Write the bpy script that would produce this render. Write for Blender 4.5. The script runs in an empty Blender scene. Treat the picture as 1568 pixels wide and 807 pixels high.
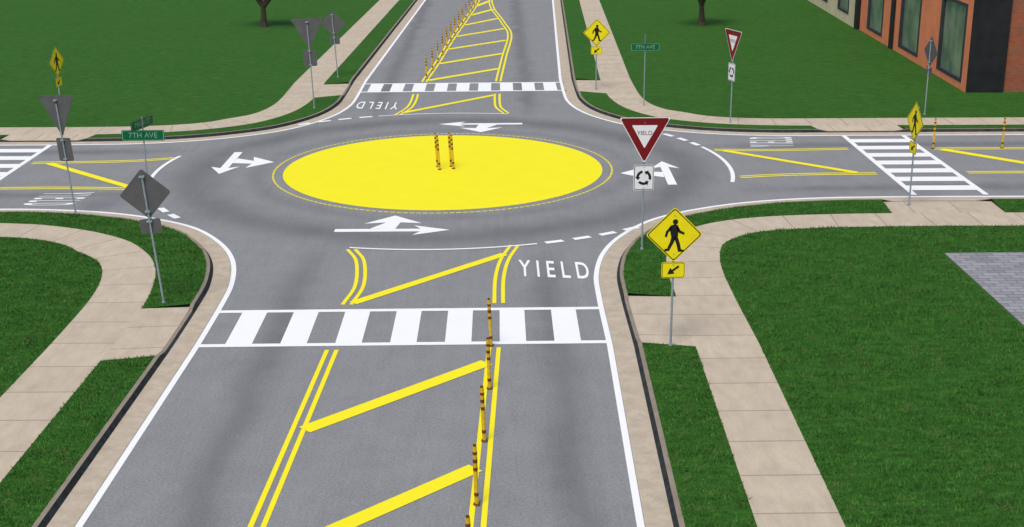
import bpy, math, random
import numpy as np
from mathutils import Matrix, Vector
random.seed(3); rng=np.random.default_rng(5)
S=bpy.context.scene; COL=S.collection
CX,CY,CH=1.843,-41.863,10.0

# ---------------------------------------------------------------- materials
class NT:
    def __init__(s,name):
        s.m=bpy.data.materials.new(name); s.m.use_nodes=True
        s.t=s.m.node_tree; s.b=s.t.nodes['Principled BSDF']
        s.b.inputs['Roughness'].default_value=0.9
        s.b.inputs['Specular IOR Level'].default_value=0.25
    def n(s,ty,**k):
        x=s.t.nodes.new(ty)
        for a,b in k.items(): setattr(x,a,b)
        return x
    def put(s,sock,v):
        if hasattr(v,'is_output') or isinstance(v,bpy.types.NodeSocket): s.t.links.new(v,sock)
        else: sock.default_value=v
    def math(s,op,a,b=0.0,c=0.0,clamp=False):
        x=s.n('ShaderNodeMath',operation=op); x.use_clamp=clamp
        s.put(x.inputs[0],a); s.put(x.inputs[1],b); s.put(x.inputs[2],c)
        return x.outputs[0]
    def obj(s): return s.n('ShaderNodeTexCoord').outputs['Object']
    def uv(s): return s.n('ShaderNodeTexCoord').outputs['UV']
    def mapping(s,v,scale):
        x=s.n('ShaderNodeMapping'); s.put(x.inputs['Vector'],v); x.inputs['Scale'].default_value=scale
        return x.outputs[0]
    def noise(s,v,scale,detail=4,rough=.55,dist=0):
        x=s.n('ShaderNodeTexNoise'); s.put(x.inputs['Vector'],v)
        x.inputs['Scale'].default_value=scale; x.inputs['Detail'].default_value=detail
        x.inputs['Roughness'].default_value=rough; x.inputs['Distortion'].default_value=dist
        return x.outputs['Fac']
    def ramp(s,f,stops):
        x=s.n('ShaderNodeValToRGB'); s.put(x.inputs[0],f); e=x.color_ramp.elements
        while len(e)<len(stops): e.new(0.5)
        for i,(p,c) in enumerate(stops):
            e[i].position=p; e[i].color=(*c,1) if len(c)==3 else c
        return x.outputs[0]
    def mix(s,f,a,b,mode='MIX'):
        x=s.n('ShaderNodeMix',data_type='RGBA',blend_type=mode)
        s.put(x.inputs[0],f); s.put(x.inputs[6],a if not isinstance(a,tuple) else (*a,1)); s.put(x.inputs[7],b if not isinstance(b,tuple) else (*b,1))
        return x.outputs[2]
    def col(s,c): s.put(s.b.inputs['Base Color'],c if not isinstance(c,tuple) else (*c,1))
    def bump(s,h,strength=.3,dist=.01):
        x=s.n('ShaderNodeBump'); s.put(x.inputs['Height'],h); x.inputs['Strength'].default_value=strength; x.inputs['Distance'].default_value=dist
        s.t.links.new(x.outputs[0],s.b.inputs['Normal'])
    def rough(s,v): s.b.inputs['Roughness'].default_value=v; return s

def simple(name,c,var=.12,scale=6,rough=.7,metal=0):
    t=NT(name); f=t.noise(t.obj(),scale,3)
    a=tuple(x*(1-var) for x in c); b=tuple(min(1,x*(1+var)) for x in c)
    t.col(t.ramp(f,[(.3,a),(.7,b)])); t.rough(rough); t.b.inputs['Metallic'].default_value=metal
    return t.m

def mat_asphalt():
    t=NT('asphalt'); o=t.obj()
    sep=t.n('ShaderNodeSeparateXYZ'); t.put(sep.inputs[0],o); x,y=sep.outputs[0],sep.outputs[1]
    big=t.noise(o,.35,5,.6); mid=t.noise(o,2.2,5,.65); fine=t.noise(o,22,3,.7); vf=t.noise(o,110,2,.7)
    stx=t.noise(t.mapping(o,(6,.4,1)),1,5,.65); blot=t.noise(o,.9,6,.7)
    base=t.ramp(mid,[(.25,(.165,.173,.177)),(.75,(.225,.233,.237))])
    base=t.mix(.35,base,t.ramp(stx,[(.3,(.11,.115,.12)),(.7,(.305,.312,.317))]))
    base=t.mix(.25,base,t.ramp(blot,[(.35,(.10,.105,.11)),(.65,(.31,.315,.32))]))
    base=t.mix(.45,base,t.ramp(fine,[(.28,(.055,.058,.06)),(.72,(.36,.365,.37))]))
    base=t.mix(.22,base,t.ramp(vf,[(.3,(.04,.04,.04)),(.7,(.44,.44,.44))]))
    r=t.math('SQRT',t.math('ADD',t.math('MULTIPLY',x,x),t.math('MULTIPLY',y,y)))
    wob=t.math('MULTIPLY',t.math('SUBTRACT',big,.5),1.0)
    def band(v,c,w):
        d=t.math('DIVIDE',t.math('ADD',t.math('SUBTRACT',v,c),wob),w)
        return t.math('POWER',2.718,t.math('MULTIPLY',t.math('MULTIPLY',d,d),-1.0))
    ring=t.math('MAXIMUM',t.math('MULTIPLY',band(r,7.9,.75),.9),t.math('MULTIPLY',band(r,6.0,.35),.4))
    ax=t.math('ABSOLUTE',x); ay=t.math('ABSOLUTE',y)
    outx=t.math('MULTIPLY',t.math('SUBTRACT',ay,8.5),.35,clamp=True)
    outy=t.math('MULTIPLY',t.math('SUBTRACT',ax,8.5),.35,clamp=True)
    lane=t.math('MAXIMUM',t.math('MULTIPLY',band(ax,3.0,.38),outx),t.math('MULTIPLY',band(ay,3.0,.38),outy))
    w=t.math('MAXIMUM',ring,t.math('MULTIPLY',lane,.8))
    w=t.math('MULTIPLY',w,t.math('ADD',.35,big))
    base=t.mix(t.math('MULTIPLY',w,.55,clamp=True),base,(.06,.061,.063))
    t.col(base); t.bump(fine,.35,.008); t.rough(.88)
    return t.m

def mat_paint(name,c,worn=.5):
    t=NT(name); o=t.obj()
    f=t.noise(o,9,6,.75); g=t.noise(o,60,3,.7); b=t.noise(o,1.2,3)
    col=t.mix(t.math('MULTIPLY',b,.25),c,tuple(v*.72 for v in c))
    wear=t.math('MULTIPLY',t.math('GREATER_THAN',t.math('ADD',t.math('MULTIPLY',f,.7),t.math('MULTIPLY',g,.3)),.62),worn)
    col=t.mix(wear,col,(.20,.20,.195))
    t.col(col); t.bump(g,.2,.004); t.rough(.75)
    return t.m

def mat_grass():
    t=NT('grass'); o=t.obj()
    n1=t.noise(o,.22,4); n2=t.noise(t.mapping(o,(1.3,3.2,1)),1.4,5,.65); n3=t.noise(t.mapping(o,(2.6,8,3)),1,6,.8,.8); n4=t.noise(o,50,3,.8)
    c=t.ramp(n3,[(.33,(.004,.022,.003)),(.5,(.022,.098,.010)),(.68,(.062,.20,.024))])
    c=t.mix(.28,c,t.ramp(n2,[(.3,(.012,.055,.006)),(.7,(.040,.135,.016))]))
    c=t.mix(t.math('MULTIPLY',t.ramp(n1,[(.4,(0,0,0)),(.7,(1,1,1))]),.15),c,(.06,.125,.025))
    c=t.mix(.3,c,t.ramp(n4,[(.3,(.005,.025,.003)),(.7,(.07,.21,.032))]))
    br=t.noise(o,3.1,5,.7)
    c=t.mix(t.math('MULTIPLY',t.ramp(br,[(.54,(0,0,0)),(.70,(1,1,1))]),.35),c,(.11,.10,.04))
    t.col(c); t.bump(t.math('ADD',n3,t.math('MULTIPLY',n4,.6)),.7,.04); t.rough(.95)
    t.b.inputs['Specular IOR Level'].default_value=.1
    return t.m

def mat_sidewalk():
    t=NT('sidewalk_concrete'); o=t.obj(); u=t.uv()
    sep=t.n('ShaderNodeSeparateXYZ'); t.put(sep.inputs[0],u)
    v=sep.outputs[1]
    fr=t.math('FRACT',t.math('DIVIDE',v,1.3))
    j=t.math('LESS_THAN',t.math('ABSOLUTE',t.math('SUBTRACT',fr,.5)),.014)
    wn=t.n('ShaderNodeTexWhiteNoise',noise_dimensions='1D'); t.put(wn.inputs['W'],t.math('FLOOR',t.math('ADD',t.math('DIVIDE',v,1.3),.5)))
    a=t.noise(o,1.6,5,.65); b=t.noise(o,30,4,.7); s=t.noise(t.mapping(o,(4,1.2,1)),1.2,4,.6)
    c=t.ramp(a,[(.25,(.40,.33,.24)),(.75,(.56,.475,.36))])
    c=t.mix(.4,c,t.ramp(s,[(.3,(.33,.27,.2)),(.7,(.62,.525,.40))]))
    c=t.mix(.28,c,t.ramp(b,[(.3,(.26,.22,.17)),(.7,(.64,.55,.43))]))
    c=t.mix(t.math('MULTIPLY',wn.outputs['Value'],.16),c,(.31,.26,.2))
    c=t.mix(t.math('MULTIPLY',j,.55),c,(.16,.13,.10))
    t.col(c); t.bump(t.math('SUBTRACT',b,t.math('MULTIPLY',j,3)),.3,.006)
    return t.m

def mat_brick(name,c1,c2,mortar,sc=1.0,w=.22,h=.075,vert=True):
    t=NT(name); o=t.obj()
    sep=t.n('ShaderNodeSeparateXYZ'); t.put(sep.inputs[0],o)
    cb=t.n('ShaderNodeCombineXYZ')
    if vert:
        t.put(cb.inputs[0],t.math('ADD',sep.outputs[0],sep.outputs[1])); t.put(cb.inputs[1],sep.outputs[2])
    else:
        t.put(cb.inputs[0],sep.outputs[0]); t.put(cb.inputs[1],sep.outputs[1])
    b=t.n('ShaderNodeTexBrick'); t.put(b.inputs['Vector'],cb.outputs[0])
    b.inputs['Scale'].default_value=sc; b.inputs['Brick Width'].default_value=w; b.inputs['Row Height'].default_value=h
    b.inputs['Mortar Size'].default_value=.012; b.inputs['Color1'].default_value=(*c1,1); b.inputs['Color2'].default_value=(*c2,1); b.inputs['Mortar'].default_value=(*mortar,1)
    f=t.noise(o,1.1,4)
    t.col(t.mix(t.math('MULTIPLY',f,.35),b.outputs['Color'],tuple(v*.5 for v in c1)))
    t.bump(b.outputs['Fac'],-.4,.01)
    return t.m

ASPH=mat_asphalt(); WHITE=mat_paint('white_road_paint',(.80,.81,.81)); YEL=mat_paint('yellow_road_paint',(.84,.73,.012),.35)
YISL=mat_paint('yellow_island_paint',(.82,.735,.006),.08)
GRASS=mat_grass(); WALK=mat_sidewalk()
def mat_gutter(nm='gutter_concrete',k=1.0):
    t=NT(nm); o=t.obj(); a=t.noise(o,3,5,.7); b=t.noise(o,40,3,.7)
    q=lambda *c:tuple(v*k for v in c)
    c=t.ramp(a,[(.3,q(.35,.29,.215)),(.7,q(.52,.44,.335))]); c=t.mix(.25,c,t.ramp(b,[(.3,q(.20,.17,.14)),(.7,q(.6,.52,.41))]))
    t.col(c); t.bump(b,.3,.005); return t.m
GUT=mat_gutter(); KFACE=simple('kerb_face_painted_shade',(.020,.026,.028),.5,5,.9); KTOP=mat_gutter('kerb_top_concrete',.55)  # kerb face: occlusion shade along the kerb painted in as a near-black colour
GALV=simple('galvanised_steel',(.28,.34,.37),.15,20,.5,.2); SBACK=simple('sign_back_aluminium',(.105,.105,.107),.12,4,.6,.1)
RED=simple('sign_red',(.18,.005,.008),.1,4,.5); SWHITE=simple('sign_white',(.78,.78,.78),.04,4,.5)
SYEL=simple('sign_yellow',(.86,.72,.006),.05,4,.5); BLACK=simple('sign_black',(.012,.012,.012),.1,4,.6); GREEN=simple('sign_green',(.0,.12,.045),.1,4,.5); PALEG=simple('sign_legend_green_white',(.22,.42,.29),.1,4,.5)
PY=simple('post_yellow_plastic',(.62,.40,.02),.25,9,.6); PR=simple('post_band_dark_red',(.14,.04,.012),.3,9,.6); PB=simple('post_base_rubber',(.10,.06,.02),.3,9,.8)

# ---------------------------------------------------------------- mesh helpers
def link(ob,parent=None):
    COL.objects.link(ob)
    if parent: ob.parent=parent
    return ob
def mesh(name,verts,faces,mats,fm=None,parent=None,uvs=None,up=False):
    verts=[tuple(map(float,v)) for v in verts]
    if up:
        ff=[]
        for f in faces:
            a,b,c=[Vector(verts[i]) for i in f[:3]]
            n=(b-a).cross(c-b)
            ff.append(tuple(f) if n.z>=0 else tuple(reversed(f)))
        faces=ff
    me=bpy.data.meshes.new(name); me.from_pydata(verts,[],faces)
    for m in (mats if isinstance(mats,(list,tuple)) else [mats]): me.materials.append(m)
    if fm is not None:
        for p,i in zip(me.polygons,fm): p.material_index=i
    if uvs is not None:
        l=me.uv_layers.new(name='UVMap')
        for lp in me.loops: l.data[lp.index].uv=uvs[lp.vertex_index]
    me.update()
    return link(bpy.data.objects.new(name,me),parent)
class MB:
    def __init__(s): s.v=[];s.f=[];s.m=[]
    def poly(s,pts,mi=0):
        k=len(s.v); s.v+= [tuple(p) for p in pts]; s.f.append(tuple(range(k,k+len(pts)))); s.m.append(mi)
    def box(s,lo,hi,mi=0):
        x0,y0,z0=lo;x1,y1,z1=hi;k=len(s.v)
        s.v+=[(x0,y0,z0),(x1,y0,z0),(x1,y1,z0),(x0,y1,z0),(x0,y0,z1),(x1,y0,z1),(x1,y1,z1),(x0,y1,z1)]
        for f in [(3,2,1,0),(4,5,6,7),(0,1,5,4),(1,2,6,5),(2,3,7,6),(3,0,4,7)]: s.f.append(tuple(k+i for i in f)); s.m.append(mi)
    def tube(s,a,b,r0,r1,mi=0,n=10,caps=True):
        a=Vector(a);b=Vector(b);d=(b-a).normalized(); q=d.to_track_quat('Z','Y'); k=len(s.v)
        for p,r in((a,r0),(b,r1)):
            for i in range(n):
                t=2*math.pi*i/n; s.v.append(tuple(p+q@Vector((r*math.cos(t),r*math.sin(t),0))))
        for i in range(n):
            j=(i+1)%n; s.f.append((k+i,k+j,k+n+j,k+n+i)); s.m.append(mi)
        if caps:
            s.f.append(tuple(k+n+i for i in range(n))); s.m.append(mi); s.f.append(tuple(k+i for i in reversed(range(n)))); s.m.append(mi)
    def prism(s,pts,y0,y1,mf,mb):
        n=len(pts)
        s.poly([(x,y0,z) for x,z in pts],mf); s.poly([(x,y1,z) for x,z in reversed(pts)],mb)
        for i in range(n):
            j=(i+1)%n; (x0,z0),(x1,z1)=pts[i],pts[j]
            s.poly([(x0,y0,z0),(x0,y1,z0),(x1,y1,z1),(x1,y0,z1)],mb)
    def make(s,name,mats,parent=None,up=False): return mesh(name,s.v,s.f,mats,s.m,parent,None,up)

def catmull(P,k=8):
    P=np.array(P,float); out=[]
    for i in range(len(P)-1):
        p0=P[i-1] if i>0 else 2*P[0]-P[1]; p1=P[i];p2=P[i+1]; p3=P[i+2] if i+2<len(P) else 2*P[-1]-P[-2]
        for j in range(k):
            t=j/k; out.append(.5*((2*p1)+(-p0+p2)*t+(2*p0-5*p1+4*p2-p3)*t*t+(-p0+3*p1-3*p2+p3)*t**3))
    out.append(P[-1]); return np.array(out)
def warp(p):
    x,y=p
    x2,y2=x,y
    if y>17: x2+=.03*(y-17)
    if y<-16: x2+=.02*(y+16)
    if abs(x)>14: y2-= .022*(abs(x)-14)*(1 if x>0 else -1)
    return (x2,y2)
def raised(p):
    return (CX+(p[0]-CX)*.99, CY+(p[1]-CY)*.99)

# ---------------------------------------------------------------- ground, road, kerbs, walks, lawns
mesh('ground',[(-900,-300,-.06),(900,-300,-.06),(900,1500,-.06),(-900,1500,-.06)],[(0,1,2,3)],GRASS)
a=8.0; L=300
rv=[]
for p in [(a,a),(a,20),(a,L),(-a,L),(-a,20),(-a,a),(-20,a),(-L,a),(-L,-a),(-20,-a),(-a,-a),(-a,-20),(-a,-L),(a,-L),(a,-20),(a,-a),(20,-a),(L,-a),(L,a),(20,a)]:
    w=warp(p); rv.append((w[0],w[1],0))
mesh('road',rv,[tuple(range(len(rv)))],ASPH,up=True)

ext=[300,150,80,40,28]
EDGE=[(4.4,20),(4.4,16.4),(4.4,13.2),(4.47,11.4),(4.8,9.6),(5.45,8.0),(6.5,6.5)]
INN=[(6.15,20),(6.15,16.4),(6.15,13.2),(6.3,11.5),(6.6,10.1),(7.1,8.9),(7.85,7.85)]
OUT=[(7.5,20),(7.5,16.4),(7.5,13.2),(7.6,11.6),(7.85,10.4),(8.25,9.55),(8.9,8.9)]
INN2=[(6.15,20),(6.15,16.4),(6.15,13.2),(6.2,11.3),(6.35,9.8),(6.7,8.5),(7.4,7.4)]
OUT2=[(7.5,20),(7.5,16.4),(7.5,13.2),(7.55,11.2),(7.7,9.9),(7.95,9.0),(8.4,8.4)]
def full(P):
    P=P+[(b,a) for a,b in reversed(P[:-1])]
    c=catmull(P); x0=P[0][0]
    pre=[(x0,e) for e in ext]; post=[(e,x0) for e in reversed(ext)]
    return np.array(pre+[tuple(q) for q in c]+post)
K=8; i20=len(ext); i164=i20+K; i132=i20+2*K; NP=len(full(EDGE)); j132=NP-1-i132; j164=NP-1-i164
def normals(P):
    T=np.gradient(P,axis=0); T/=np.linalg.norm(T,axis=1)[:,None]
    return np.stack([-T[:,1],T[:,0]],1)
quads={'NE':(1,1,.22),'SW':(-1,-1,.22),'SE':(1,-1,-.25),'NW':(-1,1,-.22)}
LAWNS=[]
def ribbon(A,B,i0,i1,zA,zB,V,F,UV):
    k=len(V); s=0
    for i in range(i0,i1+1):
        if i>i0: s+=np.linalg.norm(.5*(np.array(A[i])+B[i])-.5*(np.array(A[i-1])+B[i-1]))
        za=zA(i) if callable(zA) else zA; zb=zB(i) if callable(zB) else zB
        V.append((A[i][0],A[i][1],za)); V.append((B[i][0],B[i][1],zb)); UV+= [(0,s),(1,s)]
    for i in range(i1-i0): F.append((k+2*i,k+2*i+1,k+2*i+3,k+2*i+2))
for q,(sx,sy,d) in quads.items():
    E=full(EDGE); N=normals(E); I=full(INN2 if q=='SE' else INN); O=full(OUT2 if q=='SE' else OUT)
    def mp(P,rz=False):
        o=[]
        for x,y in P:
            w=warp(((x+d)*sx,(y+d)*sy))
            if rz:
                w=raised(w)
                if q=='SW' and w[0]<-7.5: w=(w[0],w[1]+.38*min(1,(-7.5-w[0])/3.5))
            o.append(np.array(w))
        return o
    g0=mp(E+N*.03); g1=mp(E+N*.46); f1=mp(E+N*.53); t1=mp(E+N*.62); w0=mp(E-N*.10); w1=mp(E+N*.02)
    Ir=mp(I,True); Or=mp(O,True)
    inr=lambda i:(i164<i<i132) or (j132<i<j164)
    hz=lambda i:.03 if inr(i) else .10
    V,F,U=[],[],[]; ribbon(w0,w1,0,NP-1,.005,.005,V,F,U); mesh('road_edge_line',V,F,WHITE,up=True)
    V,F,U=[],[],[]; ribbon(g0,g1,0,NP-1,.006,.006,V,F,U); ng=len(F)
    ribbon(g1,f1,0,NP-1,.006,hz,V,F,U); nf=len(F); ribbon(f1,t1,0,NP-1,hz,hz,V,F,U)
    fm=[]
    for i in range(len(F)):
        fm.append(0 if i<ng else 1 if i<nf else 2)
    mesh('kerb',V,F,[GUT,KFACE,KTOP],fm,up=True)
    V,F,U=[],[],[]; ribbon(Ir,Or,0,NP-1,.10,.10,V,F,U)
    ribbon(t1,Ir,i164,i132,.03,.10,V,F,U)
    ribbon(t1,Ir,j132,j164,.03,.10,V,F,U)
    mesh('sidewalk',V,F,WALK,uvs=U,up=True)
    V,F,U=[],[],[]
    for (a0,b0) in((0,i164),(i132,j132),(j164,NP-1)):
        ribbon(t1,Ir,a0,b0,.102,.102,V,F,U)
        LAWNS.append((q,list(t1[a0:b0+1])+list(reversed(Ir[a0:b0+1]))))
    far=[p+np.array((250*sx,250*sy)) for p in Or]
    ribbon(Or,far,0,NP-1,.102,.102,V,F,U)
    LAWNS.append((q,list(Or)+list(reversed(far))))
    mesh('grass_lawn',V,F,GRASS,up=True)

# short standing grass over the lawns near the junction
def inpoly(P,poly):
    poly=np.array(poly); x,y=P[:,0],P[:,1]; c=np.zeros(len(P),bool); n=len(poly); j=n-1
    for i in range(n):
        xi,yi=poly[i];xj,yj=poly[j]
        if yi!=yj:
            hit=((yi>y)!=(yj>y))&(x<(xj-xi)*(y-yi)/(yj-yi)+xi); c^=hit
        j=i
    return c
def blades(name,x0,x1,y0,y1,dens,hh,wd,qs):
    n=int((x1-x0)*(y1-y0)*dens); P=np.stack([rng.uniform(x0,x1,n),rng.uniform(y0,y1,n)],1)
    k=np.zeros(n,bool)
    for q,pl in LAWNS:
        if q in qs: k|=inpoly(P,pl)
    k&=~((P[:,0]>12.95)&(P[:,0]<24.1)&(P[:,1]<-10.05)&(P[:,1]>-19.1))
    P=P[k]; n=len(P)
    a=rng.uniform(0,2*np.pi,n); h=hh*rng.uniform(.5,1.25,n)*(1+.4*np.sin(P[:,0]*2.3+np.sin(P[:,1]*1.7)*2)*np.sin(P[:,1]*6.1+np.sin(P[:,0]*1.3))); w=wd*rng.uniform(.6,1.3,n)
    V=np.zeros((n,3,3)); dx=np.cos(a)*w; dy=np.sin(a)*w
    V[:,0,0]=P[:,0]-dx;V[:,0,1]=P[:,1]-dy;V[:,1,0]=P[:,0]+dx;V[:,1,1]=P[:,1]+dy
    V[:,2,0]=P[:,0]+rng.normal(0,.45,n)*h;V[:,2,1]=P[:,1]+rng.normal(0,.45,n)*h
    V[:,:2,2]=.095; V[:,2,2]=.10+h
    me=bpy.data.meshes.new(name); me.vertices.add(3*n); me.vertices.foreach_set('co',V.ravel())
    me.loops.add(3*n); me.loops.foreach_set('vertex_index',np.arange(3*n,dtype=np.int32))
    me.polygons.add(n); me.polygons.foreach_set('loop_start',np.arange(0,3*n,3,dtype=np.int32)); me.polygons.foreach_set('loop_total',np.full(n,3,dtype=np.int32))
    me.update(calc_edges=True); me.materials.append(BLADE); link(bpy.data.objects.new(name,me))
bt=NT('grass_blade'); bo=bt.obj(); b1=bt.noise(bt.mapping(bo,(2.6,8,3)),1,6,.8,.8); b2=bt.noise(bo,45,2); b3=bt.noise(bo,3.1,5,.7)
bc=bt.ramp(b1,[(.33,(.008,.035,.005)),(.5,(.038,.145,.017)),(.68,(.10,.285,.040))]); bc=bt.mix(.3,bc,bt.ramp(b2,[(.3,(.010,.04,.005)),(.7,(.10,.28,.045))]))
bc=bt.mix(bt.math('MULTIPLY',bt.ramp(b3,[(.54,(0,0,0)),(.70,(1,1,1))]),.38),bc,(.16,.145,.055)); bt.col(bc); bt.rough(.8); BLADE=bt.m
blades('grass_blades',4.4,17.5,-27,-5,900,.05,.012,('SE',))
blades('grass_blades',-15,-4.8,-27,-4.5,900,.05,.012,('SW',))

# ---------------------------------------------------------------- painted markings
def leg(nm):
    def f(s,t):
        p={'S':(s,-t),'W':(-t,-s),'N':(-s,t),'E':(t,s)}[nm]
        return warp(p)
    return f
def flat(b,pts,z,mi=0): b.poly([(p[0],p[1],z) for p in pts],mi)
def strip(b,pts,w,z,L):
    pts=catmull(pts,6) if len(pts)>2 else np.array(pts,float)
    T=np.gradient(pts,axis=0); T/=np.linalg.norm(T,axis=1)[:,None]; N=np.stack([-T[:,1],T[:,0]],1)
    A=[L(*p) for p in pts-N*w/2]; B=[L(*p) for p in pts+N*w/2]
    for i in range(len(A)-1): flat(b,[A[i],A[i+1],B[i+1],B[i]],z)
b=MB(); n=96
flat(b,[(5.16*math.cos(2*math.pi*i/n),5.16*math.sin(2*math.pi*i/n)) for i in range(n)],.006)
b.make('central_island_marking',[YISL],up=True)
b=MB()
for i in range(180):
    t0,t1=2*math.pi*i/180,2*math.pi*(i+.75)/180
    flat(b,[(r*math.cos(t),r*math.sin(t)) for r,t in((5.44,t0),(5.50,t0),(5.50,t1),(5.44,t1))],.006)
b.make('island_ring_line',[YEL],up=True)
LEG={
'S':dict(l=[(-2.05,8.95),(-1.72,10),(-1.55,11.9),(-1.7,13.3)],r=[(2.2,8.7),(1.93,10),(1.8,11.5),(1.78,13.3)],l2=[(-1.7,16.15),(-1.85,26)],r2=[(1.68,16.1),(1.56,26)],e=(-4.6,4.12),c=(13.62,15.92),nb=8),
'N':dict(l=[(-2.1,9.2),(-1.8,10.5),(-1.75,12),(-1.75,13.5)],r=[(2.15,9.1),(1.8,10.5),(1.7,12),(1.7,13.6)],l2=[(-1.8,16.6),(-1.9,24),(-2.0,32),(-1.4,38),(-.3,50),(0,80)],r2=[(1.5,16.6),(1.3,22),(1.1,30),(.75,40),(.5,50),(.5,80)],e=(-4.72,4.2),c=(14.1,16.3),nb=10),
'E':dict(l=[(-1.5,9.4),(-1.3,10.6),(-1.2,12),(-1.2,13.8)],r=[(2.4,9.2),(2.3,10.5),(2.3,12),(2.4,13.8)],l2=[(-1.1,16.7),(-1.0,60)],r2=[(2.35,16.7),(2.3,60)],e=(-3.9,4.5),c=(14.1,16.4),nb=8),
'W':dict(l=[(-1.85,9.2),(-1.5,10.5),(-1.4,12),(-1.35,13.8)],r=[(2.35,9.2),(2.2,10.5),(2.1,12),(2.1,13.8)],l2=[(-1.3,16.7),(-1.2,60)],r2=[(2.1,16.7),(2.0,60)],e=(-4.1,4.55),c=(14.0,16.3),nb=8)}
def interp(P,t):
    P=sorted(P,key=lambda p:p[1]); return float(np.interp(t,[p[1] for p in P],[p[0] for p in P]))
for nm,D in LEG.items():
    Lf=leg(nm)
    y=MB()
    for key in('l','r','l2','r2'):
        P=D[key]
        for o in(-.10,.10): strip(y,[(s+o,t) for s,t in P],.09,.006,Lf)
    def bar(p,q,w):
        p=np.array(p);q=np.array(q);T=(q-p)/np.linalg.norm(q-p);Nn=np.array((-T[1],T[0]))*w/2
        flat(y,[Lf(*(p-Nn)),Lf(*(q-Nn)),Lf(*(q+Nn)),Lf(*(p+Nn))],.010)
    bar((interp(D['l'],13.2)+.12,13.2),(interp(D['r'],9.5)-.1,9.5),.26)
    tt=16.95
    tmax=26 if nm=='S' else 52
    while tt+3.2<tmax:
        bar((interp(D['l2'],tt+3.2)+.12,tt+3.15),(interp(D['r2'],tt)-.12,tt),.34)
        tt+=4.75
    y.make('yellow_splitter_marking',[YEL],up=True)
    w=MB(); s0,s1=D['e']; t0,t1=D['c']; lw=.17
    flat(w,[Lf(s0,t0),Lf(s1,t0),Lf(s1,t0+lw),Lf(s0,t0+lw)],.006); flat(w,[Lf(s0,t1-lw),Lf(s1,t1-lw),Lf(s1,t1),Lf(s0,t1)],.006)
    nb=D['nb']; bw=.56
    for i in range(nb-1):
        a0=s0+(i+1)*(s1-s0+bw)/nb-bw
        flat(w,[Lf(a0,t0+lw),Lf(a0+bw,t0+lw),Lf(a0+bw,t1-lw),Lf(a0,t1-lw)],.006)
    w.make('crosswalk_marking',[WHITE],up=True)
    w=MB(); R=9.05 if nm=='S' else 9.3
    def arc(a0,a1,wd):
        k=max(2,int(abs(a1-a0)/2)+1)
        for i in range(k):
            u0=math.radians(a0+(a1-a0)*i/k);u1=math.radians(a0+(a1-a0)*(i+1)/k)
            flat(w,[Lf(r*math.sin(u),r*math.cos(u)) for r,u in((R-wd/2,u0),(R-wd/2,u1),(R+wd/2,u1),(R+wd/2,u0))],.012)
    arc(-13.5,18,.09 if nm in 'SN' else .13)
    for k in range(4): arc(19.5+k*5.2,19.5+k*5.2+3.2,.20)
    w.make('yield_line_marking',[WHITE],up=True)
    w=MB(); z=.006
    A=lambda pts:flat(w,[Lf(s,t) for s,t in pts],z)
    so=-1.15 if nm!='E' else -.85
    A([(so-1.55,7.02),(so+.80,7.06),(so+.80,7.32),(so-1.55,7.30)])
    A([(so+.60,6.72),(so+1.6,7.2),(so+.60,7.66),(so+.80,7.32),(so+.80,7.06)])
    A([(so-.60,7.02),(so-.20,6.40),(so+.20,6.40),(so+.10,7.05)])
    A([(so-.80,6.50),(so,5.68),(so+.80,6.50),(so+.20,6.40),(so-.20,6.40)])
    w.make('lane_arrow_marking',[WHITE],up=True)

def text_mesh(s,size,name='t',off=0):
    c=bpy.data.curves.new(name,'FONT'); c.body=s; c.size=size; c.offset=off; c.align_x='CENTER'; c.align_y='CENTER'; c.resolution_u=4
    o=bpy.data.objects.new(name,c); COL.objects.link(o); dg=bpy.context.evaluated_depsgraph_get(); 
    me=bpy.data.meshes.new_from_object(o.evaluated_get(dg)); 
    v=np.array([x.co[:] for x in me.vertices]); f=[tuple(p.vertices) for p in me.polygons]
    bpy.data.objects.remove(o); bpy.data.curves.remove(c)
    return v,f
tv,tf=text_mesh('Y I E L D',1,off=.010)
mn,mx=tv.min(0),tv.max(0)
un=(tv-mn)/np.maximum(mx-mn,1e-6)-.5
for nm,(cs,ct,ws,hs) in {'S':(3.14,10.8,1.72,1.32),'N':(3.1,11.1,1.7,1.5),'E':(3.6,11.4,1.6,1.5),'W':(3.45,11.4,1.5,1.5)}.items():
    Lf=leg(nm); V=[]
    for u in un:
        s=u[0]*ws; t=-u[1]*hs+ .16*s
        p=Lf(cs+s,ct+t); V.append((p[0],p[1],.007))
    mesh('yield_word_marking',V,tf,WHITE,up=True)

b=MB(); 
b.box((13.05,-19,.09),(24,-10.15,.125),0)
b.make('paver_patio',[mat_brick('grey_pavers',(.22,.22,.235),(.33,.33,.35),(.11,.11,.115),1,.40,.20,False)])

# ---------------------------------------------------------------- signs
def empty(name,loc,rz,lean=(0,0)):
    e=bpy.data.objects.new(name,None); e.empty_display_size=.3; COL.objects.link(e)
    e.location=loc; e.rotation_euler=(lean[0],lean[1],rz); return e
def tri(w,h,cz,inset=0,r=.05):
    pts=[(-w/2,h/2),(w/2,h/2),(0,-h/2)]
    c=Vector((0,h/6)); out=[]
    P=[Vector(p) for p in pts]
    P=[c+(p-c)*(1-inset) for p in P]
    for i in range(3):
        p=P[i];a=P[i-1];b=P[(i+1)%3]
        out.append(p+(a-p).normalized()*r); out.append(p+(b-p).normalized()*r)
    return [(q.x,q.y+cz) for q in reversed(out)]
def rect(w,h,cx,cz,r=.03):
    o=[]
    for sx,sz,a0 in((1,1,0),(-1,1,90),(-1,-1,180),(1,-1,270)):
        for k in(0,45,90):
            a=math.radians(a0+k); o.append((cx+sx*(w/2-r)+r*math.cos(a),cz+sz*(h/2-r)+r*math.sin(a)))
    return o
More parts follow.
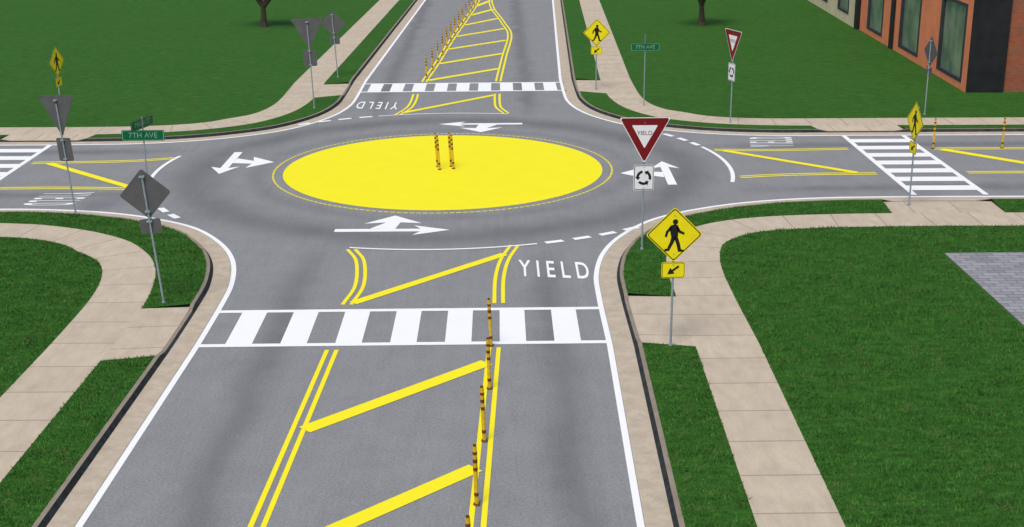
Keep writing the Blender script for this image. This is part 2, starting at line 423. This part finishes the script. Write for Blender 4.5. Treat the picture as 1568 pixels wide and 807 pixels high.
def diamond(h,cz,r=.05):
    o=[]
    for a0 in(0,90,180,270):
        c=(( h-r*1.41)*math.cos(math.radians(a0)),(h-r*1.41)*math.sin(math.radians(a0)))
        for k in(-45,0,45):
            a=math.radians(a0+k); o.append((c[0]+r*math.cos(a),cz+c[1]+r*math.sin(a)))
    return o
def pole(e,top):
    m=MB(); m.tube((0,.03,-.05),(0,.03,top),.024,.024,0,12)
    m.tube((0,.03,0),(0,.03,.05),.045,.035,0,12); m.make('pole',[GALV],e)
def words(e,name,s,size,cz,mat,y,squash=1):
    v,f=text_mesh(s,size); V=[(x*squash,y,cz+yy) for x,yy,_ in v]; mesh(name,V,f,mat,parent=e)
def zpoly(m,pts,y,mi): m.poly([(x,y,z) for x,z in pts],mi)
def ringpoly(m,outer,inner,y,mi):
    n=len(outer)
    for i in range(n):
        j=(i+1)%n; zpoly(m,[outer[i],outer[j],inner[j],inner[i]],y,mi)
def bolts(e,zs):
    m=MB()
    for z in zs: m.tube((0,-.002,z),(0,-.014,z),.014,.012,0,8); m.box((-.06,.004,z-.02),(.06,.07,z+.02),0)
    m.make('mounting_hardware',[GALV],e)
def yield_sign(x,y,rz,lean=(0,0),h=3.45):
    e=empty('yield_sign',(*raised((x,y)),.10),rz,lean); pole(e,h-.25)
    cz=h-.6
    m=MB(); m.prism(tri(1.30,1.18,cz),-.004,.003,0,3)
    zpoly(m,tri(1.30,1.18,cz,.05,.05),-.007,1); zpoly(m,tri(1.30,1.18,cz,.50,.02),-.010,2)
    m.make('yield_panel',[SWHITE,RED,SWHITE,SBACK],e)
    words(e,'yield_text','YIELD',.15,cz+.19,RED,-.013)
    m=MB(); pz=h-1.55; m.prism(rect(.52,.66,0,pz,.05),-.004,.003,0,2)
    o=rect(.49,.63,0,pz,.045); i=rect(.46,.60,0,pz,.035); ringpoly(m,o,i,-.007,1)
    for k in range(3):
        a0=90+120*k+12; a1=a0+72
        N=8
        for q in range(N):
            u0=math.radians(a0+(a1-a0)*q/N);u1=math.radians(a0+(a1-a0)*(q+1)/N)
            zpoly(m,[(r*math.cos(u),pz+r*math.sin(u)) for r,u in((.125,u0),(.19,u0),(.19,u1),(.125,u1))],-.007,1)
        u=math.radians(a1); v=math.radians(a1+30)
        zpoly(m,[(.09*math.cos(u),pz+.09*math.sin(u)),(.225*math.cos(u),pz+.225*math.sin(u)),(.158*math.cos(v),pz+.158*math.sin(v))],-.0075,1)
    m.make('roundabout_plaque',[SWHITE,BLACK,SBACK],e); bolts(e,[pz+.27,pz-.27,cz+.45])
    return e
def ped_sign(x,y,rz,lean=(0,0),h=2.98,face=True):
    e=empty('pedestrian_crossing_sign',(*raised((x,y)),.10),rz,lean); pole(e,h-.2)
    cz=h-.58; m=MB(); m.prism(diamond(.58,cz),-.004,.003,0,2)
    ringpoly(m,diamond(.555,cz,.045),diamond(.53,cz,.04),-.007,1)
    if face:
        P=lambda pts:zpoly(m,[(px*1.0,cz+pz*1.0) for px,pz in pts],-.0075,1)
        n=12; P([(.015+.055*math.cos(2*math.pi*i/n),.27+.058*math.sin(2*math.pi*i/n)) for i in range(n)])
        P([(-.085,.19),(-.095,.12),(-.06,-.06),(.07,-.06),(.085,.12),(.07,.20),(0,.22)])
        P([(-.075,.19),(-.17,.07),(-.195,-.04),(-.150,-.05),(-.12,.05),(-.06,.12)])
        P([(.06,.20),(.12,.09),(.21,.04),(.20,-.005),(.09,.04),(.045,.12)])
        P([(-.06,-.055),(.035,-.055),(-.01,-.17),(-.10,-.34),(-.20,-.35),(-.19,-.30),(-.14,-.29),(-.085,-.16)])
        P([(-.01,-.055),(.07,-.055),(.115,-.17),(.145,-.31),(.20,-.32),(.19,-.36),(.085,-.36),(.04,-.18)])
    m.make('diamond_panel',[SYEL,BLACK,SBACK],e)
    pz=h-1.33; m=MB(); m.prism(rect(.48,.34,0,pz,.04),-.004,.003,0,2)
    ringpoly(m,rect(.455,.315,0,pz,.035),rect(.435,.295,0,pz,.03),-.007,1)
    d=Vector((-.8,-.6)); nrm=Vector((.6,-.8))
    def Q(a,bb): p=d*a+nrm*bb; return (p.x,p.y+pz)
    zpoly(m,[Q(-.14,.022),Q(.02,.022),Q(.02,-.022),Q(-.14,-.022)],-.0075,1); zpoly(m,[Q(.02,.08),Q(.15,0),Q(.02,-.08)],-.0075,1)
    m.make('arrow_plaque',[SYEL,BLACK,SBACK],e); bolts(e,[pz+.12,cz+.4,cz-.4])
    return e
def street_sign(x,y,rz,h=2.5,r2=78):
    e=empty('street_name_sign',(*raised((x,y)),.10),rz); m=MB(); m.tube((0,0,-.05),(0,0,h+.32),.02,.02,0,10); m.make('pole',[GALV],e)
    for k,(nm,z,yy) in enumerate((('7TH AVE',h-.17,-.03),('MAIN ST',h+.16,0))):
        c=bpy.data.objects.new('blade_%d'%(k+1),None); COL.objects.link(c); c.parent=e
        if k: c.rotation_euler=(0,0,math.radians(r2))
        m=MB(); m.prism(rect(1.14,.29,0,z,.03),yy-.004,yy+.004,0,0); ringpoly(m,rect(1.11,.26,0,z,.03),rect(1.08,.24,0,z,.03),yy-.007,1); m.make('blade_panel',[GREEN,PALEG],c)
        v,f=text_mesh(nm,.20); mesh('blade_text',[(a_,yy-.008,z+b_) for a_,b_,_ in v],f,PALEG,parent=c)
    return e
R=math.radians
yield_sign(5.5,-9.2,0)
ped_sign(5.38,-16.1,0)
ped_sign(-5.95,-13.0,R(180),(0,R(4.5)),h=3.15)
yield_sign(-10.4,-5.0,R(180-25),(0,R(5)),h=3.38)
ped_sign(-14.7,7.6,R(80))
yield_sign(-5.6,10.7,R(180),(0,R(2)),h=3.55)
ped_sign(-5.5,18.1,R(180-10),(0,R(3)))
ped_sign(6.0,14.4,R(3))
yield_sign(10.5,7.0,R(-71))
ped_sign(18.3,8.3,R(97))
ped_sign(13.7,-4.9,R(-84))
street_sign(-7.8,-6.7,0,2.75,74)
street_sign(7.65,10.6,0,2.5,88)

# ---------------------------------------------------------------- delineator posts
def post(x,y,z=0.006,h=1.05,lx=0):
    m=MB(); r=.034
    m.tube((0,0,0),(0,0,.03),.06,.05,2,14); 
    segs=[(.03,.16,0,r),(.16,.22,1,r+.003),(.22,.60,0,r),(.60,.66,1,r+.003),(.66,.74,0,r),(.74,.80,1,r+.003),(.80,.88,0,r),(.88,.93,1,r+.003),(.93,1.02,0,r),(1.02,1.05,1,r*.8)]
    for a0,b0,mi,rr in segs: m.tube((0,0,a0*h/1.05),(0,0,b0*h/1.05),rr,rr,mi,12)
    o=m.make('delineator_post',[PY,PR,PB]); o.location=(x,y,z); o.rotation_euler=(0,lx,0); return o
for p in[(1.62,-16.0),(1.6,-18.3),(1.52,-20.65),(1.42,-23.0),(1.36,-25.3)]: post(*p,lx=R(random.uniform(-3,0)))
for i in range(18):
    t=17.4+i*2.35; s=interp(LEG['N']['r2'],t); w=leg('N')(s-.02,t); post(w[0],w[1])
for i in range(5):
    w=leg('E')(2.35,16.7+2.35*i); post(w[0],w[1])
    w=leg('W')(2.1,17.2+2.35*i); post(w[0],w[1])
for p in[(-.12,-.15),(.33,-.05),(-.2,.25),(.24,.28)]: post(*p,.008,1.12,R(-3))

# ---------------------------------------------------------------- building
B=empty('brick_building',(21.2,12.3,.1),R(-2)); B.rotation_euler=(0,0,R(-2.2))
ORG=simple('orange_render',(.80,.25,.115),.10,1.2,.85); BEI=simple('beige_render',(.66,.56,.36),.10,1.2,.85); DARK=simple('dark_cladding',(.014,.015,.017),.3,2,.6)
FRM=simple('window_frame_dark',(.035,.04,.05),.2,4,.5); BRK=mat_brick('red_brick',(.42,.11,.05),(.30,.075,.038),(.20,.13,.09))
gt=NT('window_glass'); gf=gt.noise(gt.mapping(gt.obj(),(1,.6,.5)),1.3,4); gt.col(gt.ramp(gf,[(.3,(.08,.125,.10)),(.7,(.30,.35,.25))])); gt.rough(.15); gt.b.inputs['Specular IOR Level'].default_value=.6; GLASS=gt.m
def wall(name,o,dv,nv,length,height,opens,mat,z0=0):
    o=Vector(o);dv=Vector(dv);nv=Vector(nv); m=MB()
    xs=sorted({0,length}|{v for a in opens for v in(a[0],a[1])}); zs=sorted({z0,height}|{v for a in opens for v in(a[2],a[3])})
    P=lambda s,z,d=0:tuple(o+dv*s+nv*d+Vector((0,0,z)))
    for i in range(len(xs)-1):
        for j in range(len(zs)-1):
            cx=(xs[i]+xs[i+1])/2;cz=(zs[j]+zs[j+1])/2
            if any(a[0]<cx<a[1] and a[2]<cz<a[3] for a in opens): continue
            m.poly([P(xs[i],zs[j]),P(xs[i+1],zs[j]),P(xs[i+1],zs[j+1]),P(xs[i],zs[j+1])],0)
    dp=-.08
    for a in opens:
        s0,s1,a0,a1=a
        m.poly([P(s0,a0),P(s0,a0,dp),P(s0,a1,dp),P(s0,a1)],0);m.poly([P(s1,a0),P(s1,a0,dp),P(s1,a1,dp),P(s1,a1)],0)
        m.poly([P(s0,a0),P(s1,a0),P(s1,a0,dp),P(s0,a0,dp)],0);m.poly([P(s0,a1),P(s1,a1),P(s1,a1,dp),P(s0,a1,dp)],0)
    m.make(name,[mat],B)
    for k,a in enumerate(opens):
        s0,s1,a0,a1=a; g=MB(); g.poly([P(s0,a0,dp),P(s1,a0,dp),P(s1,a1,dp),P(s0,a1,dp)],0)
        f=.13
        def fb(u0,u1,v0,v1,da=dp+.003,db=.02):
            c=[P(u0,v0,da),P(u1,v0,da),P(u1,v1,da),P(u0,v1,da),P(u0,v0,db),P(u1,v0,db),P(u1,v1,db),P(u0,v1,db)]
            for q in[(4,5,6,7),(0,1,5,4),(1,2,6,5),(2,3,7,6),(3,0,4,7)]: g.poly([c[i] for i in q],1)
        fb(s0,s0+f*1.6,a0,a1);fb(s1-f*2.2,s1,a0,a1);fb(s0+f*1.6,s1-f*2.2,a0,a0+f);fb(s0+f*1.6,s1-f*2.2,a1-f,a1)
        g.make('window_%d'%(k+1),[GLASS,FRM],B)
X=(0,1,0);NW=(-1,0,0)
wall('west_wall_orange',(0,0,0),X,NW,20,8,[(.7,4.4,.3,3.55),(7.6,11.2,.3,3.55),(14.6,18,.3,3.55),(.7,4.4,4.7,7.2),(7.6,11.2,4.7,7.2),(14.6,18,4.7,7.2)],ORG)
wall('west_wall_beige',(-.15,20,0),X,NW,34,8,[(2,5,.55,3.7),(8,11,.55,3.7),(14,17,.55,3.7),(20,23,.55,3.7),(26,29,.55,3.7)],BEI)
m=MB(); m.box((.003,-.02,0),(1.55,.4,8.2),0); m.make('corner_pier',[DARK],B)
m=MB(); m.box((-.10,12.2,0),(0,12.8,8.1),0); m.box((-.2,19.7,0),(0,20.3,8.1),0); m.make('pilasters',[DARK],B)
wall('south_wall_brick',(1.55,0.1,0),(1,0,0),(0,-1,0),22,8,[(4,6,1,3.2),(9,11,1,3.2),(14,16,1,3.2)],BRK)
m=MB(); m.box((.02,.1,8.0),(24,54,8.25),0); m.box((-.1,-.1,8.25),(24.1,54.1,8.5),1); m.poly([(24,.1,0),(24,54,0),(24,54,8),(24,.1,8)],2); m.poly([(0,54,0),(24,54,0),(24,54,8),(0,54,8)],2); m.make('roof',[BEI,DARK,BRK],B)

# ---------------------------------------------------------------- trees
BARK=simple('bark',(.055,.045,.032),.5,14,.95)
lt=NT('leaves'); oi=lt.noise(lt.obj(),2.2,4,.7); lt.col(lt.ramp(oi,[(.3,(.018,.05,.010)),(.7,(.06,.13,.022))])); LEAF=lt.m
def tree(x,y,h):
    e=empty('leafy_tree',(*raised((x,y)),.08),random.uniform(0,6)); m=MB(); tips=[]
    def br(p,d,l,r,lv):
        q=p+d*l; m.tube(p,q,r,r*.62,0,9,False)
        if lv>=2: tips.append(q)
        if lv==4: return
        for i in range(4 if lv==0 else 3 if lv<2 else 2):
            nd=(d+Vector((random.uniform(-1,1),random.uniform(-1,1),random.uniform(-.15,.6)))*.75).normalized()
            br(q-d*.03,nd,l*random.uniform(.62,.85)*(1.25 if lv==0 else 1),r*.58,lv+1)
    m.tube((0,0,-.05),(0,0,.25),.30,.20,0,12,False); br(Vector((0,0,.2)),Vector((.03,0,1)).normalized(),.95,.20,0)
    m.make('trunk',[BARK],e)
    V=[];F=[]
    zmin=2.1
    for t in tips:
        for i in range(60):
            c=t+Vector(rng.normal(0,.42,3)); 
            if c.z<zmin+random.random()*.6: c.z=zmin+random.random()
            a=Vector(rng.normal(0,1,3)).normalized(); bb=a.orthogonal().normalized(); s=random.uniform(.05,.10); k=len(V)
            V+=[tuple(c-a*s),tuple(c+bb*s*.5),tuple(c+a*s),tuple(c-bb*s*.5)]; F.append((k,k+1,k+2,k+3))
    mesh('foliage',V,F,LEAF,parent=e)
tree(-11.9,36.1,8); tree(13.6,35.1,8)

# ---------------------------------------------------------------- camera, light
cd=bpy.data.cameras.new('camera'); cam=bpy.data.objects.new('camera',cd); COL.objects.link(cam); S.camera=cam
cd.sensor_width=36; cd.lens=2019.1/1568*36; cd.clip_end=3000
cam.matrix_world=Matrix.Translation((CX,CY,CH))@Matrix.Rotation(R(-.5),4,'Z')@Matrix.Rotation(R(90-17.573),4,'X')@Matrix.Rotation(R(-.403),4,'Z')
w=bpy.data.worlds.new('World'); S.world=w; w.use_nodes=True; nt=w.node_tree
sk=nt.nodes.new('ShaderNodeTexSky'); sk.sky_type='NISHITA'; sk.sun_disc=False; sk.sun_elevation=R(62); sk.sun_rotation=R(205); sk.air_density=1; sk.dust_density=3; sk.ozone_density=.6
nt.links.new(sk.outputs[0],nt.nodes['Background'].inputs[0]); nt.nodes['Background'].inputs[1].default_value=.15
ld=bpy.data.lights.new('sun','SUN'); ld.energy=2.1; ld.angle=R(25); ld.color=(1,.955,.87); lo=bpy.data.objects.new('sun',ld); COL.objects.link(lo)
az=R(205); el=R(62); dvec=Vector((math.sin(az)*math.cos(el),math.cos(az)*math.cos(el),math.sin(el)))
lo.rotation_euler=dvec.to_track_quat('Z','Y').to_euler()
S.view_settings.view_transform='Standard'; S.view_settings.look='None'; S.view_settings.exposure=0
